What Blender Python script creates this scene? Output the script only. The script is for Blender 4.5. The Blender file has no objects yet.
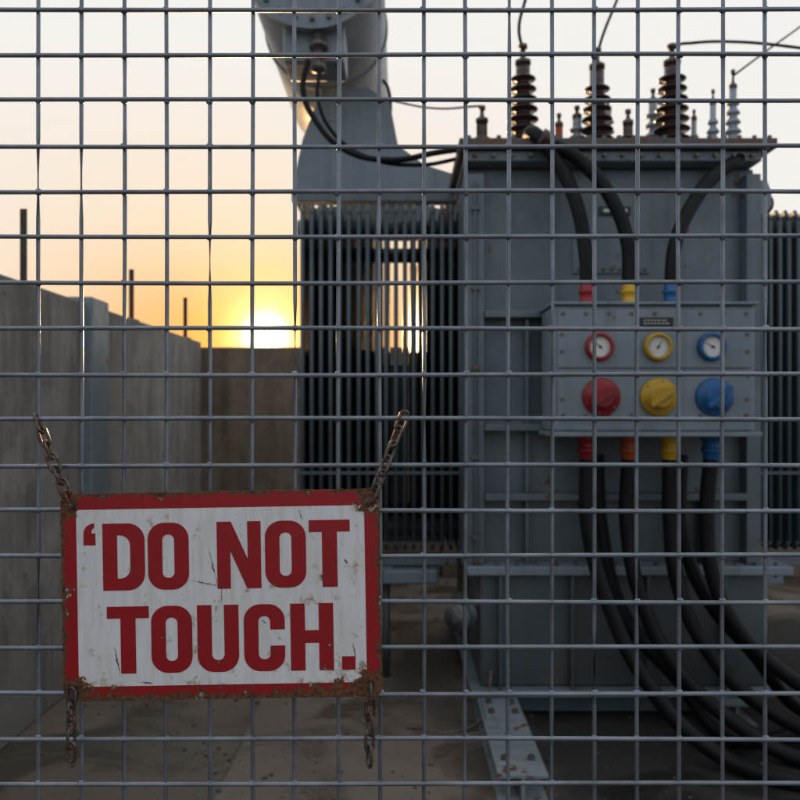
import bpy, bmesh, math, random
from mathutils import Vector, Matrix
random.seed(4)
R=math.radians
F=778.0; H=1.6
def W(u,v,d):
    return Vector(((u-400)/F*d, d, H+(410-v)/F*d))
scene=bpy.context.scene
# ------------------------------------------------------------ materials
def newmat(name):
    m=bpy.data.materials.new(name); m.use_nodes=True
    nt=m.node_tree; b=nt.nodes['Principled BSDF']
    return m,nt,b
def N(nt,t,**k):
    n=nt.nodes.new(t)
    for a,v in k.items(): setattr(n,a,v)
    return n
def noise(nt,vec,scale,detail=5,rough=.55,dist=0):
    n=N(nt,'ShaderNodeTexNoise'); n.inputs['Scale'].default_value=scale
    n.inputs['Detail'].default_value=min(detail,4); n.inputs['Roughness'].default_value=rough
    n.inputs['Distortion'].default_value=dist
    nt.links.new(vec,n.inputs['Vector']); return n.outputs['Fac']
def mapping(nt,vec,sc):
    n=N(nt,'ShaderNodeMapping'); n.inputs['Scale'].default_value=sc
    nt.links.new(vec,n.inputs['Vector']); return n.outputs['Vector']
def mr(nt,v,a,b,c=0,d=1,smooth=False):
    n=N(nt,'ShaderNodeMapRange'); nt.links.new(v,n.inputs['Value'])
    if smooth: n.interpolation_type='SMOOTHSTEP'
    for i,x in zip(('From Min','From Max','To Min','To Max'),(a,b,c,d)): n.inputs[i].default_value=x
    return n.outputs['Result']
def mth(nt,op,a,b=None):
    n=N(nt,'ShaderNodeMath',operation=op)
    for i,x in enumerate((a,b)):
        if x is None: continue
        if isinstance(x,(int,float)): n.inputs[i].default_value=x
        else: nt.links.new(x,n.inputs[i])
    return n.outputs[0]
def mix(nt,f,a,b,blend='MIX'):
    n=N(nt,'ShaderNodeMix',data_type='RGBA',blend_type=blend)
    for s,x in ((0,f),(6,a),(7,b)):
        if isinstance(x,(int,float)): n.inputs[s].default_value=x
        elif isinstance(x,(tuple,list)): n.inputs[s].default_value=(*x[:3],1)
        else: nt.links.new(x,n.inputs[s])
    return n.outputs[2]
def bump(nt,b,h,st=.3,dist=.01):
    n=N(nt,'ShaderNodeBump'); n.inputs['Strength'].default_value=st; n.inputs['Distance'].default_value=dist
    nt.links.new(h,n.inputs['Height']); nt.links.new(n.outputs[0],b.inputs['Normal'])
def obj(nt,ob=None):
    t=N(nt,'ShaderNodeTexCoord')
    if ob: t.object=ob
    return t.outputs['Object']
RUST=(0.13,0.05,0.022)
def paint(name,base,rust=.72,rough=.5,metal=0.0,dark=.6,streak=.5,sc=1.0,bmp=False,grime_shade=False,spec=.5):
    m,nt,b=newmat(name); v=obj(nt)
    n1=noise(nt,v,2.3*sc,3,.6); n2=noise(nt,mapping(nt,v,(14*sc,14*sc,.9*sc)),1,3)
    n3=noise(nt,v,16*sc,4,.7)
    c=mix(nt,mr(nt,n1,.3,.7),tuple(x*dark for x in base),base)
    c=mix(nt,mr(nt,n2,.50,.72,0,streak),c,tuple(x*.42 for x in base))
    c=mix(nt,mr(nt,n3,.6,.8,0,.4),c,tuple(min(1,x*1.35+.01) for x in base))
    if grime_shade:
        s=N(nt,'ShaderNodeSeparateXYZ'); nt.links.new(v,s.inputs[0])
        g=mr(nt,mth(nt,'ADD',s.outputs[2],mth(nt,'MULTIPLY',n2,.8)),.65,1.95,.80,0)
        c=mix(nt,g,c,(.040,.043,.043))  # shading of the lower tank painted into the colour, deeper towards the base
    r=mth(nt,'ADD',mth(nt,'MULTIPLY',n3,.6),mth(nt,'MULTIPLY',n1,.4))
    halo=mr(nt,r,rust*.84,rust*.92,0,.35)
    c=mix(nt,halo,c,(.16,.11,.075) if max(base)>.03 else base)
    rf=mr(nt,r,rust*.9,rust*.93)
    c=mix(nt,rf,c,RUST)
    nt.links.new(c,b.inputs['Base Color'])
    nt.links.new(mr(nt,n3,.3,.8,rough-.1,rough+.22),b.inputs['Roughness'])
    b.inputs['Metallic'].default_value=metal
    b.inputs['Specular IOR Level'].default_value=spec
    if bmp: bump(nt,b,n3,.2,.004)
    return m
M={}
M['tank']=paint('tank_paint',(.170,.218,.245),.67,bmp=True,grime_shade=True,rough=.40)
M['tank2']=paint('box_paint',(.222,.272,.302),.71,dark=.78,streak=.45,bmp=True,rough=.40)
M['drum']=paint('drum_paint',(.34,.38,.41),.75,dark=.8,streak=.3,rough=.40)
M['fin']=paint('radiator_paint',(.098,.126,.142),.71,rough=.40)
M['lid']=paint('lid_paint',(.095,.083,.076),.57,rough=.42)
M['beam']=paint('skid_paint',(.27,.315,.34),.64)
M['steel']=paint('galvanised_steel',(.265,.295,.34),.76,rough=.33,metal=.6,dark=.58,streak=.3,sc=6)
M['chain']=paint('chain_iron',(.19,.17,.155),.58,rough=.42,metal=.8,sc=12)
M['bolt']=paint('bolt_steel',(.17,.17,.17),.58,rough=.42,metal=.6,sc=4)
M['porc']=paint('brown_porcelain',(.055,.026,.018),.95,rough=.2,streak=.2)
M['porcg']=paint('grey_porcelain',(.36,.41,.46),.85,rough=.25)
M['cable']=paint('cable_rubber',(.008,.008,.009),1.5,rough=.5,streak=.1,spec=.22)
M['red']=paint('red_plastic',(.35,.014,.02),.85,rough=.38,streak=.3)
M['orange']=paint('orange_plastic',(.46,.085,.02),.85,rough=.45,streak=.3)
M['yellow']=paint('yellow_plastic',(.68,.40,.02),.85,rough=.4,streak=.25)
M['blue']=paint('blue_plastic',(.012,.12,.32),.85,rough=.4,streak=.25)
M['face']=paint('dial_face',(.75,.75,.70),.95,rough=.3,dark=.85,streak=.1)
M['black']=paint('black_plate',(.02,.02,.02),1.5,rough=.4)
M['post']=paint('rusty_post',(.08,.06,.05),.6,rough=.8)

def concrete(name,base,stain,ground=False,tank_shadow=False):
    m,nt,b=newmat(name); v=obj(nt)
    n1=noise(nt,v,.9,4,.62,.3); n2=noise(nt,v,7,4,.7); n4=noise(nt,v,60,3,.6)
    c=mix(nt,mr(nt,n1,.32,.68),stain,base)
    c=mix(nt,mr(nt,n2,.35,.75,0,.6),c,tuple(x*.55 for x in base))
    if not ground:
        n3=noise(nt,mapping(nt,v,(3,3,.3)),1.2,4,.72,.6)
        n6=noise(nt,mapping(nt,v,(9,9,.8)),1.0,4,.75,1.0)
        n7=noise(nt,v,2.6,4,.7,.5)
        c=mix(nt,mr(nt,n3,.42,.66,0,.85),c,tuple(x*.33 for x in base))
        c=mix(nt,mr(nt,n6,.54,.72,0,.35),c,tuple(min(1,x*1.4) for x in base))
        c=mix(nt,mr(nt,n7,.52,.60,0,.28),c,tuple(min(1,x*1.25) for x in base))
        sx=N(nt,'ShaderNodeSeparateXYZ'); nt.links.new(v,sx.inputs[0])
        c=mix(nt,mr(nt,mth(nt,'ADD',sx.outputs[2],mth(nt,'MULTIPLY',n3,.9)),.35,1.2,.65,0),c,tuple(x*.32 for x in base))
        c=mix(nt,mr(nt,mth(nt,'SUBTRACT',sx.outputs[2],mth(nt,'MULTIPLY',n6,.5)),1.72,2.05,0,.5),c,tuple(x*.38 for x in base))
        vo=N(nt,'ShaderNodeTexVoronoi'); vo.inputs['Scale'].default_value=9
        nt.links.new(v,vo.inputs['Vector'])
        pit=mr(nt,vo.outputs['Distance'],.05,.1,1,0)
        c=mix(nt,mth(nt,'MULTIPLY',pit,.6),c,(.05,.045,.04))
        h=mth(nt,'SUBTRACT',mth(nt,'ADD',n2,mth(nt,'MULTIPLY',n4,.4)),pit)
        bump(nt,b,h,.5,.012); nt.links.new(mr(nt,n2,.3,.7,.75,.95),b.inputs['Roughness'])
    else:
        n5=noise(nt,v,1.7,4,.6,.8)
        wet=mr(nt,n5,.46,.60)
        c=mix(nt,mth(nt,'MULTIPLY',wet,.7),c,tuple(x*.3 for x in base))
        sp=mr(nt,noise(nt,v,140,3,.6),.60,.7)
        c=mix(nt,mth(nt,'MULTIPLY',sp,.45),c,(.28,.24,.20))
        rg=mr(nt,wet,0,1,.82,.2)
        if tank_shadow:
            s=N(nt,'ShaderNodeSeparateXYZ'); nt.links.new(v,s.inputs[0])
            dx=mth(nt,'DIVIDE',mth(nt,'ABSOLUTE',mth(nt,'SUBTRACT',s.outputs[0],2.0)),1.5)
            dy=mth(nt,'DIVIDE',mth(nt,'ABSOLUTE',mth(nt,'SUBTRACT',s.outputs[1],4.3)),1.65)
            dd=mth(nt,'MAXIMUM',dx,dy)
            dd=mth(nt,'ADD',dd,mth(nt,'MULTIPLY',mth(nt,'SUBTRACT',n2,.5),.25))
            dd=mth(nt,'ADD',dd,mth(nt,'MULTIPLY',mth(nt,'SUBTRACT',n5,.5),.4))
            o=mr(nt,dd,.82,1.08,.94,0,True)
            c=mix(nt,o,c,(.014,.013,.012))  # shadow under and in front of the tank, painted into the pad colour
        nt.links.new(rg,b.inputs['Roughness'])
        h=mth(nt,'ADD',n2,mth(nt,'MULTIPLY',n4,.5))
        bump(nt,b,h,.5,.012)
    nt.links.new(c,b.inputs['Base Color'])
    return m
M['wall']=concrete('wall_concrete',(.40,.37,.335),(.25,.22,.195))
M['wall2']=concrete('warm_glare_wall_concrete',(.29,.22,.16),(.18,.135,.095))  # back wall: warm glare near the sun put into the concrete colour
M['ground']=concrete('ground_concrete',(.20,.162,.128),(.11,.085,.067),ground=True)
M['pad']=concrete('pad_concrete',(.25,.20,.16),(.13,.102,.08),ground=True,tank_shadow=True)
M['grit']=paint('grit',(.15,.12,.10),1.2,rough=.8)

# ------------------------------------------------------------ helpers
def empty(name,loc=(0,0,0)):
    e=bpy.data.objects.new(name,None); e.location=loc; e.empty_display_size=.1
    scene.collection.objects.link(e); return e
def link(name,me,mat,par=None,smooth=False):
    o=bpy.data.objects.new(name,me); scene.collection.objects.link(o)
    if mat: me.materials.append(mat)
    if par: o.parent=par
    if smooth:
        for p in me.polygons: p.use_smooth=True
    return o
def bm_obj(name,bm,mat,par=None,smooth=False,bev=0,seg=2):
    bmesh.ops.recalc_face_normals(bm,faces=bm.faces)
    me=bpy.data.meshes.new(name); bm.to_mesh(me); bm.free()
    o=link(name,me,mat,par,smooth)
    if bev:
        md=o.modifiers.new('b','BEVEL'); md.width=bev; md.segments=seg; md.limit_method='ANGLE'
    return o
def addbox(bm,a,b):
    x0,y0,z0=a; x1,y1,z1=b
    vs=[bm.verts.new(p) for p in ((x0,y0,z0),(x1,y0,z0),(x1,y1,z0),(x0,y1,z0),(x0,y0,z1),(x1,y0,z1),(x1,y1,z1),(x0,y1,z1))]
    for f in ((0,1,2,3),(4,5,6,7),(0,1,5,4),(1,2,6,5),(2,3,7,6),(3,0,4,7)): bm.faces.new([vs[i] for i in f])
def boxes(name,lst,mat,par=None,bev=.004,seg=2):
    bm=bmesh.new()
    for x0,x1,y0,y1,z0,z1 in lst: addbox(bm,(x0,y0,z0),(x1,y1,z1))
    return bm_obj(name,bm,mat,par,bev=bev,seg=seg)
def addcyl(bm,p0,p1,r0,r1=None,seg=12,cap=True):
    r1=r0 if r1 is None else r1
    p0=Vector(p0);p1=Vector(p1); q=(p1-p0).to_track_quat('Z','Y')
    A=[];B=[]
    for i in range(seg):
        a=2*math.pi*i/seg; c=Vector((math.cos(a),math.sin(a),0))
        A.append(bm.verts.new(p0+q@(c*r0))); B.append(bm.verts.new(p1+q@(c*r1)))
    for i in range(seg):
        j=(i+1)%seg; f=bm.faces.new((A[i],A[j],B[j],B[i])); f.smooth=True
    if cap:
        bm.faces.new(A[::-1]); bm.faces.new(B)
def cyls(name,lst,mat,par=None,seg=16,bev=0):
    bm=bmesh.new()
    for t in lst: addcyl(bm,t[0],t[1],t[2],t[3] if len(t)>3 else None,seg)
    return bm_obj(name,bm,mat,par,bev=bev)
def lathe(name,prof,loc,axis,mat,par=None,seg=32,smooth=True):
    bm=bmesh.new(); q=Vector(axis).to_track_quat('Z','Y'); loc=Vector(loc); rings=[]
    for r,h in prof:
        rings.append([bm.verts.new(loc+q@Vector((max(r,1e-4)*math.cos(2*math.pi*i/seg),max(r,1e-4)*math.sin(2*math.pi*i/seg),h))) for i in range(seg)])
    for a,b in zip(rings,rings[1:]):
        for i in range(seg):
            f=bm.faces.new((a[i],a[(i+1)%seg],b[(i+1)%seg],b[i])); f.smooth=smooth
    bm.faces.new(rings[0][::-1]); bm.faces.new(rings[-1])
    return bm_obj(name,bm,mat,par)
def prism(name,pts,y0,y1,mat,par=None,bev=.004):
    bm=bmesh.new()
    A=[bm.verts.new((x,y0,z)) for x,z in pts]; B=[bm.verts.new((x,y1,z)) for x,z in pts]
    bm.faces.new(A); bm.faces.new(B[::-1])
    n=len(pts)
    for i in range(n): bm.faces.new((A[i],B[i],B[(i+1)%n],A[(i+1)%n]))
    return bm_obj(name,bm,mat,par,bev=bev)
def tube(name,pts,r,mat,par=None,res=10,cyc=False):
    cu=bpy.data.curves.new(name,'CURVE'); cu.dimensions='3D'; cu.bevel_depth=r; cu.bevel_resolution=4; cu.resolution_u=res
    cu.use_fill_caps=True
    s=cu.splines.new('BEZIER'); s.bezier_points.add(len(pts)-1)
    for bp,p in zip(s.bezier_points,pts):
        bp.co=p; bp.handle_left_type=bp.handle_right_type='AUTO'
    s.use_cyclic_u=cyc
    o=bpy.data.objects.new(name,cu); scene.collection.objects.link(o); cu.materials.append(mat)
    if par:o.parent=par
    return o
def bolts(name,pts,mat,par,r=.009,h=.01,axis=(0,-1,0)):
    bm=bmesh.new(); a=Vector(axis)
    for p in pts: addcyl(bm,Vector(p)-a*.003,Vector(p)+a*h,r,r*.9,6)
    for f in bm.faces: f.smooth=False
    return bm_obj(name,bm,mat,par)

# ------------------------------------------------------------ ground
bm=bmesh.new()
for p in ((-1500,-1500),(1500,-1500),(1500,1500),(-1500,1500)): bm.verts.new((*p,0))
bm.faces.new(bm.verts); bm_obj('ground',bm,M['ground'])
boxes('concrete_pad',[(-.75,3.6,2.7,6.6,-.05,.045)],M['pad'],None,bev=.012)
bm=bmesh.new()
for i in range(1500):
    x=random.uniform(-1.85,3.2); y=random.uniform(2.2,7.2)
    zb=.045 if (-.75<x<3.6 and 2.7<y<6.6) else 0
    s=random.choice((.004,.006,.009,.014))*random.uniform(.6,1.2)
    if x>.7 and y<6.2: s*=.6
    mt=Matrix.Translation((x,y,zb+s*.35))@Matrix.Rotation(random.uniform(0,6),4,'Z')@Matrix.Diagonal((s,s*random.uniform(.6,1),s*.6,1))
    bmesh.ops.create_icosphere(bm,subdivisions=1,radius=1,matrix=mt)
bm_obj('gravel_grit',bm,M['grit'])

# ------------------------------------------------------------ walls
WX=-1.87
w=empty('concrete_wall')
pan=[(-3.0,.9),(.915,2.75),(2.765,4.58),(4.86,7.32)]
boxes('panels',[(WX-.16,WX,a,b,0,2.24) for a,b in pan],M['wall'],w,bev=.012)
boxes('pilaster',[(WX-.2,WX+.055,4.585,4.855,0,2.27)],M['tank2'],w,bev=.01)
boxes('joint_filler',[(WX-.14,WX-.03,-3,7.3,.0,2.2)],M['black'],w,bev=0)
w2=empty('concrete_wall')
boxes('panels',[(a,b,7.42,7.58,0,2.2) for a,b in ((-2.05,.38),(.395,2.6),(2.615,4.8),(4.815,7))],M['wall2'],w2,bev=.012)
boxes('joint_filler',[(-2.0,6.9,7.45,7.55,0,2.16)],M['black'],w2,bev=0)
for i,y in enumerate((4.0,5.6,7.0)):
    f=empty('wire_post')
    boxes('angle_iron',[(WX-.075,WX-.04,y-.02,y-.013,2.1,2.61+.02*(i==0)),(WX-.075,WX-.068,y-.012,y+.02,2.1,2.6+.02*(i==0))],M['post'],f,bev=.001)
    boxes('base_plate',[(WX-.11,WX-.02,y-.05,y+.05,2.243,2.251)],M['post'],f,bev=.001)

# ------------------------------------------------------------ transformer
T=empty('electrical_transformer')
xl=W(465,0,4).x; xr=W(754,0,4).x
y0,y1=4.0,5.5
ztop=2.88; zl=.83
boxes('tank_body',[(xl,xr,y0,y1,zl-.02,ztop-.04),(xl+.07,xr+.04,y0-.06,y1+.03,.20,zl-.06)],M['tank'],T,bev=.012)
L=[(xl-.0,xr+.14,y0-.13,y1+.1,zl-.055,zl-.01),
   (xl+.02,xr+.08,y0-.12,y1+.08,.165,.198)]
boxes('flanges',L,M['tank2'],T,bev=.006)
rib=[(xl+.004,xl+.09,y0-.085,y0-.002,zl-.008,ztop-.09),(xr-.075,xr-.003,y0-.085,y0-.002,zl-.008,ztop-.09)]
for z in (2.10,1.53,1.18): rib.append((xl+.092,xr-.078,y0-.10,y0-.003,z-.035,z))
rib+=[(xl+.30,xl+.318,y0-.07,y0-.003,z0,z1) for z0,z1 in ((zl-.008,1.143),(1.182,1.493),(1.532,2.063))]
rib+=[(xr-.30,xr-.282,y0-.07,y0-.003,zl-.008,1.143)]
boxes('stiffener_ribs',rib,M['tank'],T,bev=.004)
rib2=[(x,x+.016,y0-.115,y0-.062,.2,zl-.06) for x in (xl+.16,xl+.52,xl+.9,xr-.2)]
boxes('lower_ribs',rib2,M['tank'],T,bev=.003)
boxes('access_plate',[(xl+.55,xl+.95,y0-.012,y0-.001,2.30,2.52)],M['tank'],T,bev=.003)
bolts('access_bolts',[(xl+.58+i*.0425,y0-.012,z) for i in range(9) for z in (2.32,2.50)],M['bolt'],T,.009,.01)
lx0=W(459,0,3.86).x; lx1=W(776,0,3.86).x
boxes('lid',[(lx0,lx1,3.84,y1+.12,2.895,2.945)],M['lid'],T,bev=.006)
boxes('lid_flange',[(lx0+.03,lx1-.06,3.88,y1+.1,2.842,2.892)],M['tank'],T,bev=.005)
bolts('lid_bolts',[(lx0+.08+i*.092,3.875,2.868) for i in range(16)],M['bolt'],T,.012,.016)
bolts('lid_bolt_heads',[(lx0+.05+i*.075,3.88,2.946) for i in range(21)],M['bolt'],T,.013,.022,(0,0,1))
bolts('flange_bolts',[(xl+.05+i*.1,y0-.10,zl-.01) for i in range(16)],M['bolt'],T,.011,.016,(0,0,1))
bolts('flange_nuts',[(xl+.05+i*.1,y0-.10,zl-.053) for i in range(16)],M['bolt'],T,.011,.016,(0,0,-1))
# small conduit down the left column, with saddles, and an earth strap at the base
tube('conduit',[Vector((xl+.045,y0-.10,2.74)),Vector((xl+.045,y0-.10,2.3)),Vector((xl+.045,y0-.10,1.5)),Vector((xl+.047,y0-.10,.84))],.011,M['fin'],T)
boxes('conduit_saddles',[(xl+.025,xl+.065,y0-.114,y0-.086,z,z+.02) for z in (2.6,2.2,1.8,1.35,.95)],M['bolt'],T,bev=.002)
tube('earth_strap',[Vector((xl+.12,y0-.122,.30)),Vector((xl+.11,y0-.15,.24)),Vector((xl+.09,y0-.20,.12)),Vector((xl-.03,y0-.24,.055)),Vector((xl-.30,y0-.2,.053))],.008,M['bolt'],T)
def lug(x,z):
    prism('lifting_lug',[(x,z+.16),(x+.06,z+.16),(x+.085,z+.1),(x+.085,z+.03),(x+.05,z-.02),(x,z-.02)],y0-.01,y0+.02,M['tank2'],T)
    tube('shackle',[Vector((x+.06+.035*math.cos(a),y0+.005+.02*math.sin(a*0.5),z+.045+.05*math.sin(a))) for a in [k*math.pi/4 for k in range(8)]],.008,M['bolt'],T,cyc=True)
lug(xr+.002,2.62)
lathe('drain_valve',[(.03,0),(.03,.08),(.075,.08),(.075,.1),(.045,.1),(.045,.16),(.07,.16),(.07,.18),(.02,.18),(.02,.2)],(xl+.03,4.05,.56),(-.5,-1,0),M['tank'],T)
lathe('valve_pipe',[(.035,0),(.035,.3)],(xl-.01,4.10,.56),(1,0,0),M['tank'],T)
lathe('valve_handle',[(.045,0),(.05,.008),(.045,.016)],(xl-.03,3.95,.64),(0,-.3,1),M['bolt'],T,16)
boxes('nameplate',[(W(603,0,3.92).x,W(635,0,3.92).x,y0-.012,y0-.002,2.60,2.645)],M['black'],T,bev=.002)
boxes('plate_face',[(W(607,0,3.92).x,W(631,0,3.92).x,y0-.015,y0-.0125,2.615,2.63)],M['face'],T,bev=0)
def ibeam(x0,x1,ya,yb,z0,z1,name):
    xm=(x0+x1)/2
    boxes(name,[(x0,x1,ya,yb,z1-.014,z1),(x0,x1,ya,yb,z0,z0+.014),(xm-.008,xm+.008,ya+.001,yb,z0+.0142,z1-.0142)],M['beam'],T,bev=.002)
ibeam(.385,.585,3.06,5.8,.047,.163,'skid_beam')
ibeam(1.55,1.75,3.8,5.8,.047,.163,'skid_beam_far')
boxes('skid_gusset',[(.385,.585,3.45,3.458,.062,.148),(.385,.585,3.9,3.908,.062,.148),(.40,.57,3.6,3.84,.1635,.176)],M['beam'],T,bev=.001)
bolts('skid_bolts',[(.43,3.2,.163),(.54,3.2,.163),(.43,3.66,.176),(.54,3.66,.176),(.43,3.78,.176),(.54,3.78,.176)],M['bolt'],T,.016,.018,(0,0,1))
boxes('cross_member',[(.60,1.54,4.0,4.12,.051,.16),(.60,1.54,5.2,5.32,.051,.16)],M['fin'],T,bev=.004)

def radiator(xa,xb,ya,yb,z0,z1,name):
    bm=bmesh.new(); n=int(round((xb-xa)/.052))
    for i in range(n):
        x=xa+.02+i*.052
        dz=random.uniform(-.004,.004); dx=random.uniform(-.0025,.0025)
        pr=[(ya,z0+.05),(ya+.04,z0),(yb-.04,z0),(yb,z0+.05),(yb,z1-.06),(yb-.05,z1),(ya+.05,z1),(ya,z1-.06)]
        A=[bm.verts.new((x-.009+dx,y,z+dz)) for y,z in pr]; B=[bm.verts.new((x+.009+dx,y,z+dz)) for y,z in pr]
        bm.faces.new(A); bm.faces.new(B[::-1])
        for k in range(8): bm.faces.new((A[k],B[k],B[(k+1)%8],A[(k+1)%8]))
        addcyl(bm,(x+dx,ya+.004,z0+.05),(x+dx,ya+.004,z1-.06),.0125,None,10)
        addcyl(bm,(x+dx,ya+.004,z1-.06),(x+dx,ya+.05,z1+.002),.0125,.011,10)
        addcyl(bm,(x+dx,ya+.004,z0+.05),(x+dx,ya+.05,z0-.002),.0125,.011,10)
    bm_obj(name+'_fins',bm,M['fin'],T)
    ym=[ya+.18,yb-.18]
    cyls(name+'_headers',[((xa-.03,y,z),(xb+.03,y,z),.05) for y in ym for z in (z0+.1,z1-.1)],M['tank'],T,20)
    boxes(name+'_tie_bars',[(xa-.01,xb+.0,ya-.016,ya-.009,z,z+.018) for z in (z0+.42,)],M['fin'],T,bev=.001)
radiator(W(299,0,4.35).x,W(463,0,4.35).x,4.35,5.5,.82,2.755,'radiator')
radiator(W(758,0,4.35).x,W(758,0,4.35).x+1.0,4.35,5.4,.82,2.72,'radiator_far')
boxes('rear_gap_blockers',[(-.56,-.30,5.9,5.96,.6,2.7),(-.235,-.155,5.9,5.96,.4,2.7),(.07,.33,5.9,5.96,.6,2.7),(-.15,.065,5.9,5.96,.6,1.95)],M['fin'],T,bev=.01)  # plates added behind the radiator to block sky between the fins
boxes('radiator_brackets',[(-.55,.33,4.5,4.56,.70,.76),(-.12,-.04,4.46,4.62,.60,.70),(2.0,2.95,4.5,4.56,.70,.76),(2.05,2.2,4.46,4.62,.6,.7)],M['tank2'],T,bev=.006)
cyls('radiator_stands',[((-.08,4.54,.045),(-.08,4.54,.60),.022),((-.45,4.54,.045),(-.45,4.54,.70),.022),((2.8,4.54,.045),(2.8,4.54,.70),.022)],M['tank'],T,12)
boxes('radiator_sump',[(-.10,.22,4.42,4.60,.605,.695)],M['tank2'],T,bev=.02,seg=3)

# conservator
cx=-.475; cz=4.06; cr=.385
lathe('conservator_drum',[(.2,-.04),(.3,-.02),(cr-.02,0),(cr,.03),(cr,1.95),(cr-.03,2.0),(.2,2.06)],(cx,4.24,cz),(0,1,0),M['drum'],T,64)
lathe('conservator_flange',[(cr-.03,0),(cr+.015,.0),(cr+.015,.03),(cr-.03,.03)],(cx,4.2,cz),(0,1,0),M['tank2'],T,64,False)
lathe('drum_bands',[(cr+.002,0),(cr+.012,.0),(cr+.012,.05),(cr+.002,.05)],(cx,5.0,cz),(0,1,0),M['tank2'],T,64,False)
bolts('conservator_bolts',[(cx+(cr-.035)*math.cos(a),4.198,cz+(cr-.035)*math.sin(a)) for a in [k*math.pi/12 for k in range(24)]],M['bolt'],T,.014,.018)
boxes('sump_box',[(cx-.17,cx+.17,4.28,4.55,cz-cr-.16,cz-cr+.05)],M['tank2'],T,bev=.02,seg=3)
lathe('breather_pipe',[(.035,0),(.035,.06),(.05,.06),(.05,.09),(.03,.09),(.03,.17),(.042,.17),(.042,.21),(.02,.22)],(cx+.03,4.25,cz-cr-.01),(0,0,-1),M['bolt'],T)
tube('breather_hose',[W(308,60,4.2),W(303,90,4.2),W(315,120,4.2),W(345,150,4.2),W(390,160,4.2),W(440,152,4.15),W(470,148,4.1)],.016,M['cable'],T)
tube('signal_cable',[W(320,70,4.22),W(318,100,4.22),W(335,135,4.25),W(370,158,4.25),W(420,165,4.2),W(462,158,4.15)],.011,M['cable'],T)
d=4.75
pp=lambda l:[(W(u,v,d).x,W(u,v,d).z) for u,v in l]
br=[(296,203),(455,203),(458,176),(425,166),(398,146),(390,104),(368,88),(318,100),(303,140),(296,172)]
prism('support_bracket',pp(br),d-.02,d+.02,M['tank2'],T)
prism('support_bracket_rear',pp([(296,203),(455,203),(458,176),(425,166),(398,146),(390,100),(372,100),(366,138),(340,168),(296,172)]),d+.85,d+.88,M['tank'],T)
boxes('support_frame',[(-.645,.36,4.62,4.72,2.84,2.90),(-.645,.36,5.65,5.72,2.84,2.90),(-.63,-.56,4.73,5.64,2.842,2.9)],M['tank'],T,bev=.005)
boxes('support_post',[(-.56,-.50,5.3,5.36,2.9,3.70),(-.30,-.24,5.3,5.36,2.9,3.72)],M['tank'],T,bev=.005)

def bushing(u,vtop,d,mat,rs,pitch,name='hv_bushing',core=.5,rod=.09):
    top=W(u,vtop,d); zb=2.945; x=top.x; hh=top.z-zb
    prof=[(rs*1.05,0),(rs*1.05,.025),(rs*.7,.03),(rs*.7,.05)]
    h=.06; n=int((hh-.1)/pitch)
    for i in range(n):
        k=1-.28*i/max(1,n-1)
        prof+=[(rs*core*k,h),(rs*core*k,h+pitch*.35),(rs*.93*k,h+pitch*.42),(rs*k,h+pitch*.5),(rs*.97*k,h+pitch*.58),(rs*core*1.15*k,h+pitch*.9)]
        h+=pitch
    prof+=[(rs*.4,h),(rs*.4,hh)]
    lathe(name,prof,(x,d,zb),(0,0,1),mat,T)
    lathe(name+'_terminal',[(rs*.45,0),(rs*.45,.02),(rs*.2,.03),(rs*.14,.05),(rs*.14,rod),(rs*.25,rod),(rs*.25,rod+.02)],(x,d,top.z-.004),(0,0,1),M['bolt'],T,12)
    return Vector((x,d,top.z+rod))
b1=bushing(523,64,4.3,M['porc'],.098,.056)
b2=bushing(597,68,4.3,M['porc'],.098,.056)
b3=bushing(672,64,4.3,M['porc'],.106,.056)
bushing(482,122,4.25,M['porc'],.076,.045,'lv_bushing',rod=.07)
bushing(628,124,4.2,M['porc'],.065,.04,'lv_bushing',rod=.06)
bushing(559,126,4.2,M['orange'],.05,.05,'lv_bushing',rod=.05)
bushing(577,118,4.35,M['porcg'],.06,.045,'lv_bushing',rod=.05)
bushing(653,102,4.6,M['porcg'],.06,.06,'arrester',rod=.06)
bushing(608,110,4.7,M['porcg'],.05,.06,'arrester',rod=.05)
bushing(713,104,4.15,M['porcg'],.038,.05,'arrester',.6,rod=.06)
bushing(733,88,4.15,M['porcg'],.046,.05,'arrester',.6,rod=.08)
bushing(694,120,4.3,M['porcg'],.035,.04,'arrester',.6,rod=.04)
boxes('lid_turret',[(b2.x-.22,b2.x+.10,4.5,4.75,2.946,3.17),(b3.x-.25,b3.x+.16,4.5,4.75,2.946,3.19)],M['fin'],T,bev=.01)
ov=empty('overhead_wires')
tube('lead',[b1-Vector((0,0,.02)),W(519,30,4.3),W(526,-5,4.35),W(523,-60,4.6)],.009,M['cable'],ov)
tube('lead_2',[b2-Vector((0,0,.02)),W(602,38,4.3),W(615,5,4.4),W(640,-60,4.8)],.008,M['cable'],ov)
tube('lead_3',[b3-Vector((0,0,.02)),W(676,46,4.3),W(692,43,4.3),W(740,42,4.3),W(810,49,4.3),W(930,62,4.3)],.008,M['cable'],ov)
tube('line_1',[W(733,76,4.15),W(765,52,4.6),W(815,15,5.2),W(1000,-150,8)],.006,M['cable'],ov)
tube('stay_rod',[W(389,205,4.75),W(389,140,4.75),W(388,88,4.75),W(383,80,4.75)],.010,M['cable'],ov)
tube('stay_wire',[W(388,100,4.75),W(430,108,4.6),W(481,106,4.25)],.006,M['cable'],ov)

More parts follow.
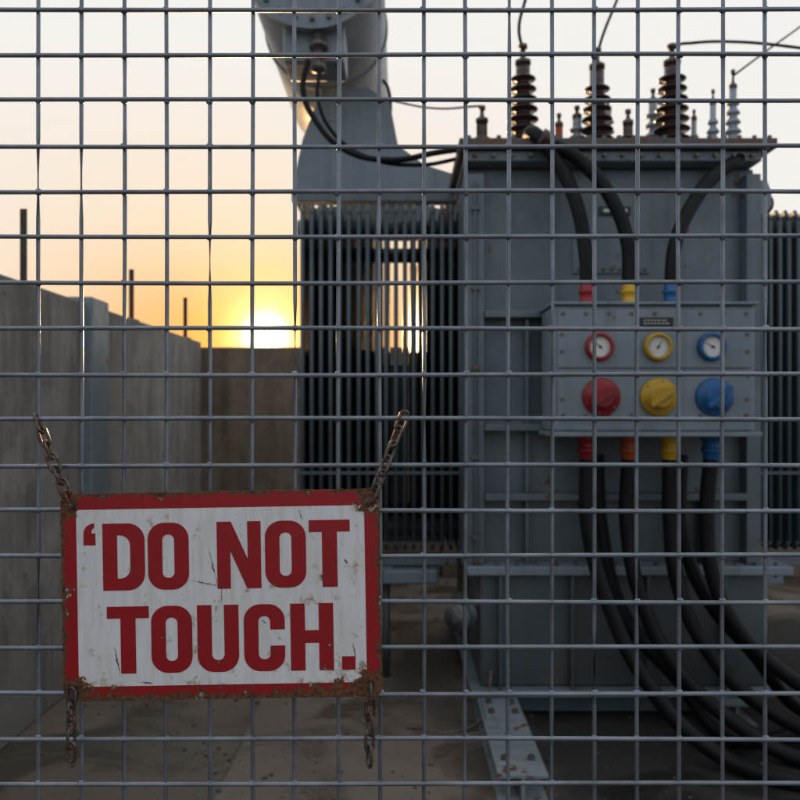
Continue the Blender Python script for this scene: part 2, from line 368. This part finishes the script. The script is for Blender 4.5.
# control box
C=T
bx0,bx1=.708,1.643; bz0,bz1=1.50,2.085; by=3.60
boxes('control_box',[(bx0,bx1,by,y0-.103,bz0,bz1)],M['tank2'],C,bev=.012,seg=3)
boxes('control_box_panels',[(bx0+.02,bx1-.02,by-.010,by-.001,1.795,bz1-.02),(bx0+.02,bx1-.02,by-.010,by-.001,bz0+.055,1.785)],M['tank2'],C,bev=.003)
boxes('control_box_lip',[(bx0-.015,bx1+.015,by-.045,y0-.105,bz0-.022,bz0-.001),(bx0-.012,bx1+.012,by-.02,y0-.105,bz1+.001,bz1+.014)],M['tank2'],C,bev=.004)
pts=[]
for i in range(9):
    x=bx0+.045+i*(bx1-bx0-.09)/8
    pts+=[(x,by-.01,bz1-.04),(x,by-.01,bz0+.075)]
for z in (1.87,1.95,1.76,1.65): pts+=[(bx0+.04,by-.01,z),(bx1-.04,by-.01,z)]
bolts('panel_screws',pts,M['bolt'],C,.009,.008)
boxes('box_label',[(W(640,0,3.58).x,W(674,0,3.58).x,by-.016,by-.0105,1.985,2.027)],M['black'],C,bev=.001)
lb=[]
for r_ in range(2):
    x=W(644,0,3.58).x
    while x<W(670,0,3.58).x-.01:
        wd=random.uniform(.006,.018); lb.append((x,x+wd,by-.0175,by-.0163,2.011-r_*.014,2.015-r_*.014)); x+=wd+.006
boxes('box_label_text',lb,M['face'],C,bev=0)
cols=['red','yellow','blue']
gx=[W(u,0,3.59).x for u in (599,657,711)]
kx=[W(u,0,3.59).x for u in (601,658.5,714)]
gz=W(0,347,3.59).z; kz=W(0,397,3.59).z
for i,c in enumerate(cols):
    lathe('gauge_bezel',[(.066,0),(.066,.02),(.06,.034),(.050,.036),(.047,.024),(.047,.012)],(gx[i],by-.01,gz),(0,-1,0),M[c],C,40)
    lathe('gauge_face',[(.0465,0),(.0465,.020)],(gx[i],by-.01,gz),(0,-1,0),M['face'],C,40)
    bm=bmesh.new()
    for k in range(13):
        a=R(225-k*22.5)
        for rr0,rr1 in ((.036,.043),):
            p0=Vector((gx[i]+rr0*math.cos(a),by-.031,gz+rr0*math.sin(a)));p1=Vector((gx[i]+rr1*math.cos(a),by-.031,gz+rr1*math.sin(a)))
            addcyl(bm,p0,p1,.0012,None,4)
    a=R((140,60,150)[i])
    addcyl(bm,Vector((gx[i]-.012*math.cos(a),by-.0315,gz-.012*math.sin(a))),Vector((gx[i]+.036*math.cos(a),by-.0315,gz+.036*math.sin(a))),.0028,.001,6)
    addcyl(bm,(gx[i],by-.03,gz),(gx[i],by-.036,gz),.006,None,10)
    bm_obj('gauge_needle',bm,M['black'],C)
    lathe('switch_body',[(.088,0),(.088,.012),(.08,.022),(.058,.026),(.052,.05),(.045,.056)],(kx[i],by-.01,kz),(0,-1,0),M[c],C,40)
    a=R((150,-35,-40)[i]); bm=bmesh.new()
    addbox(bm,(-.07,-.03,-.013),(.07,.0,.013))
    bmesh.ops.bevel(bm,geom=bm.edges[:],offset=.005,segments=2,affect='EDGES')
    bm.transform(Matrix.Translation((kx[i],by-.060,kz))@Matrix.Rotation(a,4,'Y'))
    bm_obj('switch_handle',bm,M[c],C)
    bolts('switch_screws',[(kx[i]+.074*math.cos(R(q)),by-.03,kz+.074*math.sin(R(q))) for q in range(20,380,60)],M['bolt'],C,.006,.004)
def conn(x,z,dirz,c,y=3.74,s=1.0):
    lathe('cable_connector',[(.045*s,0),(.045*s,.02),(.034*s,.025),(.034*s,.06),(.041*s,.065),(.041*s,.075),(.034*s,.08),(.032*s,.11),(.026*s,.125)],(x,y,z),(0,0,dirz),M[c],C,24)
tops=[W(u,0,3.74).x for u in (587,629,671)]
for x,c in zip(tops,('red','yellow','blue')): conn(x,bz1+.012,1,c)
bots=[W(u,0,3.70).x for u in (587,629,670,711)]
for x,c in zip(bots,('red','orange','yellow','blue')): conn(x,bz0-.021,-1,c,3.70,1.15)
z1_=bz1+.12
tube('upper_cable',[(tops[0],3.74,z1_),W(585,250,3.74),W(575,200,3.76),W(556,160,3.8),W(534,133,3.84),W(528,139,3.98)],.034,M['cable'],C,14)
tube('upper_cable_2',[(tops[1],3.74,z1_),W(627,240,3.74),W(612,200,3.75),W(585,165,3.78),W(550,143,3.82),W(530,139,3.95)],.034,M['cable'],C,14)
tube('upper_cable_3',[(tops[2],3.74,z1_),W(675,245,3.74),W(692,205,3.78),W(715,175,3.84),W(738,160,3.90),W(745,156,4.02)],.034,M['cable'],C,14)
lathe('cable_gland',[(.05,0),(.05,.03),(.042,.035),(.042,.08)],W(540,138,3.79),(1,0,-.5),M['porc'],C)
zb=bz0-.12; g=.045+.034
lows=[
 [(bots[0],3.7,zb),(bots[0]+.0,3.68,1.05),(bots[0]+.08,3.62,.70),(bots[0]+.22,3.52,.38),(bots[0]+.45,3.40,.13),(1.55,3.22,g),(2.1,3.1,g),(3.2,3.0,g)],
 [(bots[1],3.7,zb),(bots[1]-.01,3.70,1.05),(bots[1]+.05,3.66,.70),(bots[1]+.18,3.6,.42),(bots[1]+.45,3.5,.17),(1.75,3.38,g),(2.3,3.3,g),(3.2,3.3,g)],
 [(bots[2],3.7,zb),(bots[2],3.7,1.1),(bots[2]+.03,3.68,.78),(bots[2]+.14,3.64,.5),(bots[2]+.38,3.58,.24),(bots[2]+.75,3.5,g+.02),(2.4,3.45,g),(3.2,3.5,g)],
 [(bots[3],3.7,zb),(bots[3]-.02,3.7,1.1),(bots[3]+.0,3.68,.82),(bots[3]+.1,3.64,.58),(bots[3]+.3,3.6,.38),(bots[3]+.65,3.55,.2),(2.5,3.6,g),(3.2,3.8,g)],
 [(bots[0]+.08,3.84,zb),(bots[0]+.1,3.82,1.0),(bots[0]+.2,3.78,.6),(bots[0]+.45,3.70,.3),(1.5,3.6,.1),(2.0,3.7,g),(3.2,3.9,g)],
 [(bots[2]+.1,3.84,zb),(bots[2]+.1,3.82,1.0),(bots[2]+.2,3.78,.7),(bots[2]+.4,3.74,.45),(2.0,3.8,.12),(3.2,4.1,g)],
]
for i,l in enumerate(lows): tube('lower_cable_%d'%(i+1),[Vector(p) for p in l],.036,M['cable'],C,14)

# ------------------------------------------------------------ mesh fence
FY=.9; S=FY/F
fn=empty('wire_mesh_fence')
bm=bmesh.new()
def wire(bm,pts,r,seg=8):
    prev=None
    for k,p in enumerate(pts):
        p=Vector(p); t=(Vector(pts[min(k+1,len(pts)-1)])-Vector(pts[max(k-1,0)])).to_track_quat('Z','Y')
        ring=[bm.verts.new(p+t@Vector((r*math.cos(2*math.pi*i/seg),r*math.sin(2*math.pi*i/seg),0))) for i in range(seg)]
        if prev:
            for i in range(seg):
                f=bm.faces.new((prev[i],prev[(i+1)%seg],ring[(i+1)%seg],ring[i])); f.smooth=True
        prev=ring
vx=[]; u=38-42.8*32
while True:
    x=(u-400)*S
    if x>2.6: break
    if x>-1.84: vx.append(x)
    u+=42.8
hz=[]; v=10+45.5*33
while True:
    z=H+(410-v)*S
    if z>2.75: break
    if z>.05: hz.append(z)
    v-=45.5
zt=hz[-1]; zb_=hz[0]
for x in vx:
    a=random.uniform(-.0014,.0014); b=random.uniform(-.0012,.0012)
    n=26
    wire(bm,[(x+a*math.sin(k*.5+b*4000)*.9+b,FY+.0024+.0006*math.sin(k*.7+a*3000),zb_-.02+(zt-zb_+.04)*k/n) for k in range(n+1)],.0024)
for z in hz:
    a=random.uniform(-.001,.001); b=random.uniform(-.001,.001)
    n=60
    wire(bm,[(vx[0]-.02+(vx[-1]-vx[0]+.04)*k/n,FY-.002+.0006*math.sin(k*.6+b*4000),z+b+.0009*math.sin(k*.35+a*4000)) for k in range(n+1)],.0026)
bm_obj('mesh_wires',bm,M['steel'],fn)
bm=bmesh.new()
for x in vx:
    if abs(x)>.56: continue
    for z in hz:
        if abs(z-H)>.55: continue
        s=random.uniform(.8,1.25)
        bmesh.ops.create_icosphere(bm,subdivisions=2,radius=1,matrix=Matrix.Translation((x+random.uniform(-.0008,.0008),FY,z+random.uniform(-.0008,.0008)))@Matrix.Diagonal((.0036*s,.0034,.0034*s,1)))
bm_obj('weld_points',bm,M['steel'],fn,smooth=True)
cyls('fence_posts',[((-1.83,FY+.04,0),(-1.83,FY+.04,2.8),.03),((2.63,FY+.04,0),(2.63,FY+.04,2.8),.03)],M['steel'],fn,20)
cyls('fence_rails',[((-1.83,FY+.03,zt+.02),(2.63,FY+.03,zt+.02),.02),((-1.83,FY+.03,zb_-.02),(2.63,FY+.03,zb_-.02),.02)],M['steel'],fn,16)

# ------------------------------------------------------------ sign
SD=.882; K=SD/F
scx,scz=(221.5-400)*K, H+(410-595)*K
sg=empty('warning_sign',(scx,SD,scz)); sg.rotation_euler=(0,R(-1.0),0)
hw,hh=159*K,103.5*K
def signmat(name,base,kind):
    m,nt,b=newmat(name); v=obj(nt,sg)
    s=N(nt,'ShaderNodeSeparateXYZ'); nt.links.new(v,s.inputs[0])
    ax=mth(nt,'ABSOLUTE',s.outputs[0]); az=mth(nt,'ABSOLUTE',s.outputs[2])
    ex=mth(nt,'SUBTRACT',hw,ax); ez=mth(nt,'SUBTRACT',hh,az)
    e=mth(nt,'MINIMUM',ex,ez)
    edge=mr(nt,e,0,.008,1,0)
    cor=mr(nt,mth(nt,'MAXIMUM',ex,ez),0,.04,1,0)
    hx=mth(nt,'SUBTRACT',hw-.0115,ax); hz_=mth(nt,'SUBTRACT',hh-.013,az)
    hd=mth(nt,'SQRT',mth(nt,'ADD',mth(nt,'MULTIPLY',hx,hx),mth(nt,'MULTIPLY',hz_,hz_)))
    hole=mr(nt,hd,.003,.020,1,0)
    n1=noise(nt,v,55,4,.7); n2=noise(nt,v,260,4,.65); n3=noise(nt,v,14,4,.6)
    n4=noise(nt,mapping(nt,v,(120,120,14)),1,4,.65)
    val=mth(nt,'ADD',mth(nt,'MULTIPLY',n1,.6),mth(nt,'MULTIPLY',n3,.25))
    val=mth(nt,'ADD',val,mth(nt,'MULTIPLY',n2,.15))
    val=mth(nt,'ADD',val,mth(nt,'MULTIPLY',edge,.23))
    val=mth(nt,'ADD',val,mth(nt,'MULTIPLY',cor,.12))
    val=mth(nt,'ADD',val,mth(nt,'MULTIPLY',hole,.22))
    low=mr(nt,s.outputs[2],-hh,-hh+.022,.13,0)
    lr=mth(nt,'MULTIPLY',mr(nt,s.outputs[0],.04,.17,0,1),mr(nt,s.outputs[2],-.115,-.055,1,0))
    val=mth(nt,'ADD',val,mth(nt,'MULTIPLY',lr,.15))
    val=mth(nt,'ADD',val,low)
    grime_shade=mr(nt,n4,.44,.78,0,.38)
    c=mix(nt,mr(nt,n3,.35,.7,0,.5),base,tuple(x*.86 for x in base))
    if kind=='w': c=mix(nt,grime_shade,c,(.42,.36,.29))
    else: c=mix(nt,grime_shade,c,(.20,.012,.012))
    c=mix(nt,mr(nt,n2,.63,.75,0,.45),c,(.35,.3,.25) if kind=='w' else (.2,.02,.015))
    halo=mr(nt,val,.570,.640,0,.75)
    c=mix(nt,halo,c,(.45,.28,.16) if kind=='w' else (.17,.03,.015))
    chip=mr(nt,val,.636,.643)
    rc=mix(nt,mr(nt,n2,.35,.65),(.045,.022,.012),(.20,.08,.03))
    rc=mix(nt,mr(nt,n1,.63,.66,0,1),rc,(.42,.36,.30))
    c=mix(nt,chip,c,rc)
    nt.links.new(c,b.inputs['Base Color'])
    nt.links.new(mr(nt,chip,0,1,.36,.85),b.inputs['Roughness'])
    hgt=mth(nt,'ADD',mth(nt,'MULTIPLY',n3,.8),mth(nt,'MULTIPLY',chip,-.35))
    hgt=mth(nt,'ADD',hgt,mth(nt,'MULTIPLY',n2,.05))
    bump(nt,b,hgt,.35,.002)
    return m
SR=signmat('sign_red_enamel',(.37,.006,.012),'r'); SW=signmat('sign_white_enamel',(.83,.83,.82),'w')
def arc(cx,cy,r,a0,a1,n=8):
    return [(cx+r*math.cos(R(a0+(a1-a0)*i/n)),cy+r*math.sin(R(a0+(a1-a0)*i/n))) for i in range(n+1)]
def rrect(x0,y0,x1,y1,r):
    rs=r if isinstance(r,(list,tuple)) else [r]*4
    o=[]
    for (cx_,cy_,a),rr in zip(((x0,y0,180),(x1,y0,270),(x1,y1,0),(x0,y1,90)),rs):
        sx=1 if cx_==x0 else -1; sy=1 if cy_==y0 else -1
        if rr<=0: o.append((cx_,cy_))
        else: o+=arc(cx_+sx*rr,cy_+sy*rr,rr,a,a+90)
    return o
def flat(name,loops,y,th,mat,smoothbev=0):
    cu=bpy.data.curves.new(name,'CURVE'); cu.dimensions='2D'; cu.fill_mode='BOTH'; cu.extrude=th/2; cu.bevel_depth=smoothbev
    for lp in loops:
        s=cu.splines.new('POLY'); s.points.add(len(lp)-1); s.use_cyclic_u=True
        for p,q in zip(s.points,lp): p.co=(q[0],q[1],0,1)
    t=bpy.data.objects.new('t',cu); scene.collection.objects.link(t)
    dg=bpy.context.evaluated_depsgraph_get(); me=bpy.data.meshes.new_from_object(t.evaluated_get(dg))
    bpy.data.objects.remove(t)
    me.transform(Matrix.Translation((0,y,0))@Matrix.Rotation(R(90),4,'X'))
    me.materials.clear(); o=link(name,me,mat,sg); return o
k=K
hr=4.2*k
holes=[[(sx*(hw-.0115)+hr*math.cos(a),sz*(hh-.013)+hr*math.sin(a)) for a in [i*math.pi/8 for i in range(16)]] for sx in (-1,1) for sz in (-1,1)]
outer=rrect(-hw,-hh,hw,hh,9*k)
outer2=[]
for i in range(len(outer)):
    a=Vector(outer[i]); b=Vector(outer[(i+1)%len(outer)]); n=max(1,int((b-a).length/.004))
    for j in range(n):
        p=a.lerp(b,j/n); outer2.append((p.x+random.uniform(-.0005,.0005),p.y+random.uniform(-.0005,.0005)))
flat('plate',[outer2]+holes,0,.0016,SR,.0003)
flat('white_panel',[rrect(-hw+15.5*k,-hh+14.5*k,hw-15*k,hh-16*k,3*k)],-.00125,.0004,SW)
def G(ch,w,h,s):
    if ch=='O': return [rrect(0,0,w,h,w*.40),rrect(s,s*.82,w-s,h-s*.82,(w-2*s)*.5*.92)]
    if ch=='D': return [rrect(0,0,w,h,[0,w*.40,w*.40,0]),rrect(s,s*.82,w-s,h-s*.82,[0,(w-2*s)*.8,(w-2*s)*.8,0])]
    if ch=='T': return [[(w/2-s*.52,0),(w/2+s*.52,0),(w/2+s*.52,h-s*.82),(w,h-s*.82),(w,h),(0,h),(0,h-s*.82),(w/2-s*.52,h-s*.82)]]
    if ch=='H': return [[(0,0),(s,0),(s,h*.41),(w-s,h*.41),(w-s,0),(w,0),(w,h),(w-s,h),(w-s,h*.60),(s,h*.60),(s,h),(0,h)]]
    if ch=='N': return [[(0,0),(s*.92,0),(s*.92,h*.56),(w-s*.98,0),(w,0),(w,h),(w-s*.92,h),(w-s*.92,h*.44),(s*.98,h),(0,h)]]
    if ch=='U':
        r=w*.40; ri=(w-2*s)*.5*.95
        return [[(0,h)]+arc(r,r,r,180,270)+arc(w-r,r,r,270,360)+[(w,h),(w-s,h)]+arc(w-s-ri,s*.82+ri,ri,0,-90)+arc(s+ri,s*.82+ri,ri,270,180)+[(s,h)]]
    if ch=='C':
        r=w*.40; ri=(w-2*s)*.5*.95
        return [[(w,h*.62)]+arc(w-r,h-r,r,0,90)+arc(r,h-r,r,90,180)+arc(r,r,r,180,270)+arc(w-r,r,r,270,360)+[(w,h*.38),(w-s,h*.38)]+arc(w-s-ri,s*.82+ri,ri,0,-90)+arc(s+ri,s*.82+ri,ri,270,180)+arc(s+ri,h-s*.82-ri,ri,180,90)+arc(w-s-ri,h-s*.82-ri,ri,90,0)+[(w-s,h*.62)]]
    if ch=='.': return [[(0,0),(s*.9,0),(s*.9,s*.9),(0,s*.9)]]
loops=[]
def put(ch,x,ytop,w,h,s=14.6):
    for lp in G(ch,w,h,s):
        loops.append([((x+a-221.5)*k,(595-(ytop+h-b))*k) for a,b in lp])
th=67
y1r=521.5
for ch,x,w_ in (('D',104,42),('O',149,41),('N',218,44),('O',266,41),('T',310,41)): put(ch,x,y1r,w_,th)
y2r=604.5
for ch,x,w_ in (('T',107,42),('O',151,41),('U',197,41.5),('C',243.5,41),('H',290,43)): put(ch,x,y2r,w_,th)
put('.',341,y2r+th-13.5,13,13.5,15)
q=[(85,533),(85.5,528),(88,524),(92,521.5),(96,521),(96,525),(93.5,527.5),(93,531),(97,531),(97,543),(85,543)]
loops.append([((a-221.5)*k,(595-b)*k) for a,b in q])
flat('lettering',loops,-.0016,.0003,SR)
rm,nt,bb=newmat('bare_rust'); v=obj(nt,sg); nt.links.new(mix(nt,mr(nt,noise(nt,v,300,4),.4,.6),(.06,.025,.012),(.24,.11,.05)),bb.inputs['Base Color']); bb.inputs['Roughness'].default_value=.9
bm=bmesh.new()
def scr(p0,p1,w):
    a=Vector((p0[0]-221.5,595-p0[1]))*k; b=Vector((p1[0]-221.5,595-p1[1]))*k
    n=14; d_=(b-a).normalized(); nn=Vector((-d_.y,d_.x)); up=[];dn=[]
    for i in range(n+1):
        c=a.lerp(b,i/n)+nn*random.uniform(-.5,.5)*k; ww=w*k*.5*math.sin(math.pi*(i+.35)/(n+.7))*random.uniform(.2,1.3)
        up.append(bm.verts.new((c.x+nn.x*ww,-.0019,c.y+nn.y*ww))); dn.append(bm.verts.new((c.x-nn.x*ww,-.0019,c.y-nn.y*ww)))
    for i in range(n): bm.faces.new((up[i],up[i+1],dn[i+1],dn[i]))
for s_ in (((114,644),(120,676),1.5),((210,548),(218,586),1.3),((190,579),(226,587),1.1),((222,570),(222,606),.9),((322,578),(326,588),1.0),((352,644),(355,660),1.0),((262,620),(266,624),1.2),((300,510),(304,522),.8),((140,680),(152,682),1.6),((345,560),(348,566),1.8)):
    scr(*s_)
bm_obj('scratches',bm,rm,sg)
for sx in (-1,1):
    for sz in (-1,1):
        lathe('grommet',[(hr*.98,-.002),(hr*1.75,-.002),(hr*1.9,-.001),(hr*1.9,.0),(hr*.98,.0)],(sx*(hw-.0115),-.0010,sz*(hh-.013)),(0,-1,0),M['chain'],sg,20)
def linkmesh(bm,p,d,roll,L=.0125,Wd=.0056,r=.0018):
    q=d.to_track_quat('Z','Y')@Matrix.Rotation(roll,3,'Z').to_quaternion()
    n=20; m_=8; rings=[]
    pts=[]
    for i in range(n):
        a=2*math.pi*i/n; x=Wd*math.cos(a); z=Wd*math.sin(a)+(L-Wd)*(1 if math.sin(a)>=0 else -1)
        if abs(math.sin(a))<1e-6: z=0
        pts.append(Vector((x,0,z)))
    for i in range(n):
        t=(pts[(i+1)%n]-pts[i-1]).normalized(); s=t.cross(Vector((0,1,0)))
        rings.append([bm.verts.new(p+q@(pts[i]+s*(r*math.cos(2*math.pi*j/m_))+Vector((0,1,0))*(r*math.sin(2*math.pi*j/m_)))) for j in range(m_)])
    for i in range(n):
        for j in range(m_):
            f=bm.faces.new((rings[i][j],rings[(i+1)%n][j],rings[(i+1)%n][(j+1)%m_],rings[i][(j+1)%m_])); f.smooth=True
def chain(p0,p1,name,sag=0.0):
    c=empty(name); bm=bmesh.new(); p0=Vector(p0);p1=Vector(p1); Ln=(p1-p0).length; step=.0165; n=max(2,int(round(Ln/step)))
    pts=[p0.lerp(p1,i/n)+Vector((0,0,-sag*4*(i/n)*(1-i/n))) for i in range(n+1)]
    for i in range(n):
        d_=(pts[i+1]-pts[i]); L=d_.length*.5+.0034
        linkmesh(bm,(pts[i]+pts[i+1])/2,d_.normalized(),(i%2)*R(80)+R(25)+random.uniform(-.2,.2),L=L)
    bm_obj('links',bm,M['chain'],c); return c
gl=lambda sx,sz:(scx+sx*(hw-.0115),scz+sz*(hh-.013)+sx*.0029)
A=gl(-1,1);B=gl(1,1);Cc=gl(-1,-1);D=gl(1,-1)
chain((A[0],SD-.003,A[1]),((38-400)*S,FY-.004,H+(410-417)*S),'steel_chain',.002)
chain((B[0],SD-.003,B[1]),((405-400)*S,FY-.004,H+(410-414)*S),'steel_chain',.002)
chain((Cc[0],SD-.003,Cc[1]),(Cc[0],SD-.004,Cc[1]-.077),'steel_chain')
chain((D[0],SD-.003,D[1]),(D[0]-.001,SD-.004,D[1]-.088),'steel_chain')

# ------------------------------------------------------------ light
az=R(-9.8); el=R(5.4)
Sd=Vector((math.sin(az)*math.cos(el),math.cos(az)*math.cos(el),math.sin(el)))
sun=bpy.data.lights.new('sun','SUN'); sun.energy=5; sun.angle=R(.5); sun.color=(1,.60,.28)
so=bpy.data.objects.new('sun',sun); scene.collection.objects.link(so); so.rotation_euler=(-Sd).to_track_quat('-Z','Y').to_euler()
wd=bpy.data.worlds.new('World'); scene.world=wd; wd.use_nodes=True; nt=wd.node_tree
bg=nt.nodes['Background']; sk=N(nt,'ShaderNodeTexSky',sky_type='NISHITA'); sk.sun_disc=False
sk.sun_elevation=el; sk.sun_rotation=az; sk.dust_density=1; sk.air_density=1
tc=N(nt,'ShaderNodeTexCoord'); dt=N(nt,'ShaderNodeVectorMath',operation='DOT_PRODUCT')
nt.links.new(tc.outputs['Generated'],dt.inputs[0]); dt.inputs[1].default_value=Sd
sep=N(nt,'ShaderNodeSeparateXYZ'); nt.links.new(tc.outputs['Generated'],sep.inputs[0]); z=sep.outputs[2]
dot=mth(nt,'MAXIMUM',dt.outputs['Value'],0)
BGS=.15
def scale(c,f):
    vm=N(nt,'ShaderNodeVectorMath',operation='SCALE')
    if isinstance(c,tuple): vm.inputs[0].default_value=c
    else: nt.links.new(c,vm.inputs[0])
    if isinstance(f,(int,float)): vm.inputs['Scale'].default_value=f
    else: nt.links.new(f,vm.inputs['Scale'])
    return vm.outputs[0]
def add(a,b):
    v_=N(nt,'ShaderNodeVectorMath',operation='ADD'); nt.links.new(a,v_.inputs[0]); nt.links.new(b,v_.inputs[1]); return v_.outputs[0]
side=mr(nt,dt.outputs['Value'],-.3,.85,0,1,True)
hz_=mix(nt,side,(.64,.69,.76),(.93,.91,.88))
w_=mth(nt,'MULTIPLY',mth(nt,'POWER',dot,12),mr(nt,z,.08,.50,1,0,True))
hz_=mix(nt,mth(nt,'MULTIPLY',w_,.95),hz_,(1.0,.67,.34))
w3=mth(nt,'MULTIPLY',mth(nt,'POWER',dot,55),mr(nt,z,.07,.24,1,0,True))
hz_=mix(nt,mth(nt,'MINIMUM',mth(nt,'MULTIPLY',w3,1.2),1),hz_,(1.0,.37,.045))
c=add(scale(sk.outputs['Color'],.025),scale(hz_,.97/BGS))
c=add(c,scale((1,.80,.50),mth(nt,'MULTIPLY',mth(nt,'POWER',dot,9000),25/BGS)))
c=add(c,scale((1,.72,.42),mth(nt,'MULTIPLY',mth(nt,'POWER',dot,1800),1.8/BGS)))
c=add(c,scale((1,.50,.14),mth(nt,'MULTIPLY',mth(nt,'POWER',dot,450),.85/BGS)))
c=add(c,scale((1,.45,.12),mth(nt,'MULTIPLY',mth(nt,'POWER',dot,120),.24/BGS)))
bg.inputs['Strength'].default_value=BGS
nt.links.new(c,bg.inputs['Color'])
# ------------------------------------------------------------ camera
cam=bpy.data.cameras.new('camera'); co=bpy.data.objects.new('camera',cam); scene.collection.objects.link(co)
co.location=(0,0,H); co.rotation_euler=(R(90),0,0); cam.sensor_width=36; cam.lens=F/800*36; cam.shift_y=10/800
cam.clip_start=.02; cam.clip_end=4000
cam.dof.use_dof=True; cam.dof.focus_distance=.885; cam.dof.aperture_fstop=9
scene.camera=co
scene.view_settings.view_transform='Standard'; scene.view_settings.look='None'; scene.view_settings.exposure=0
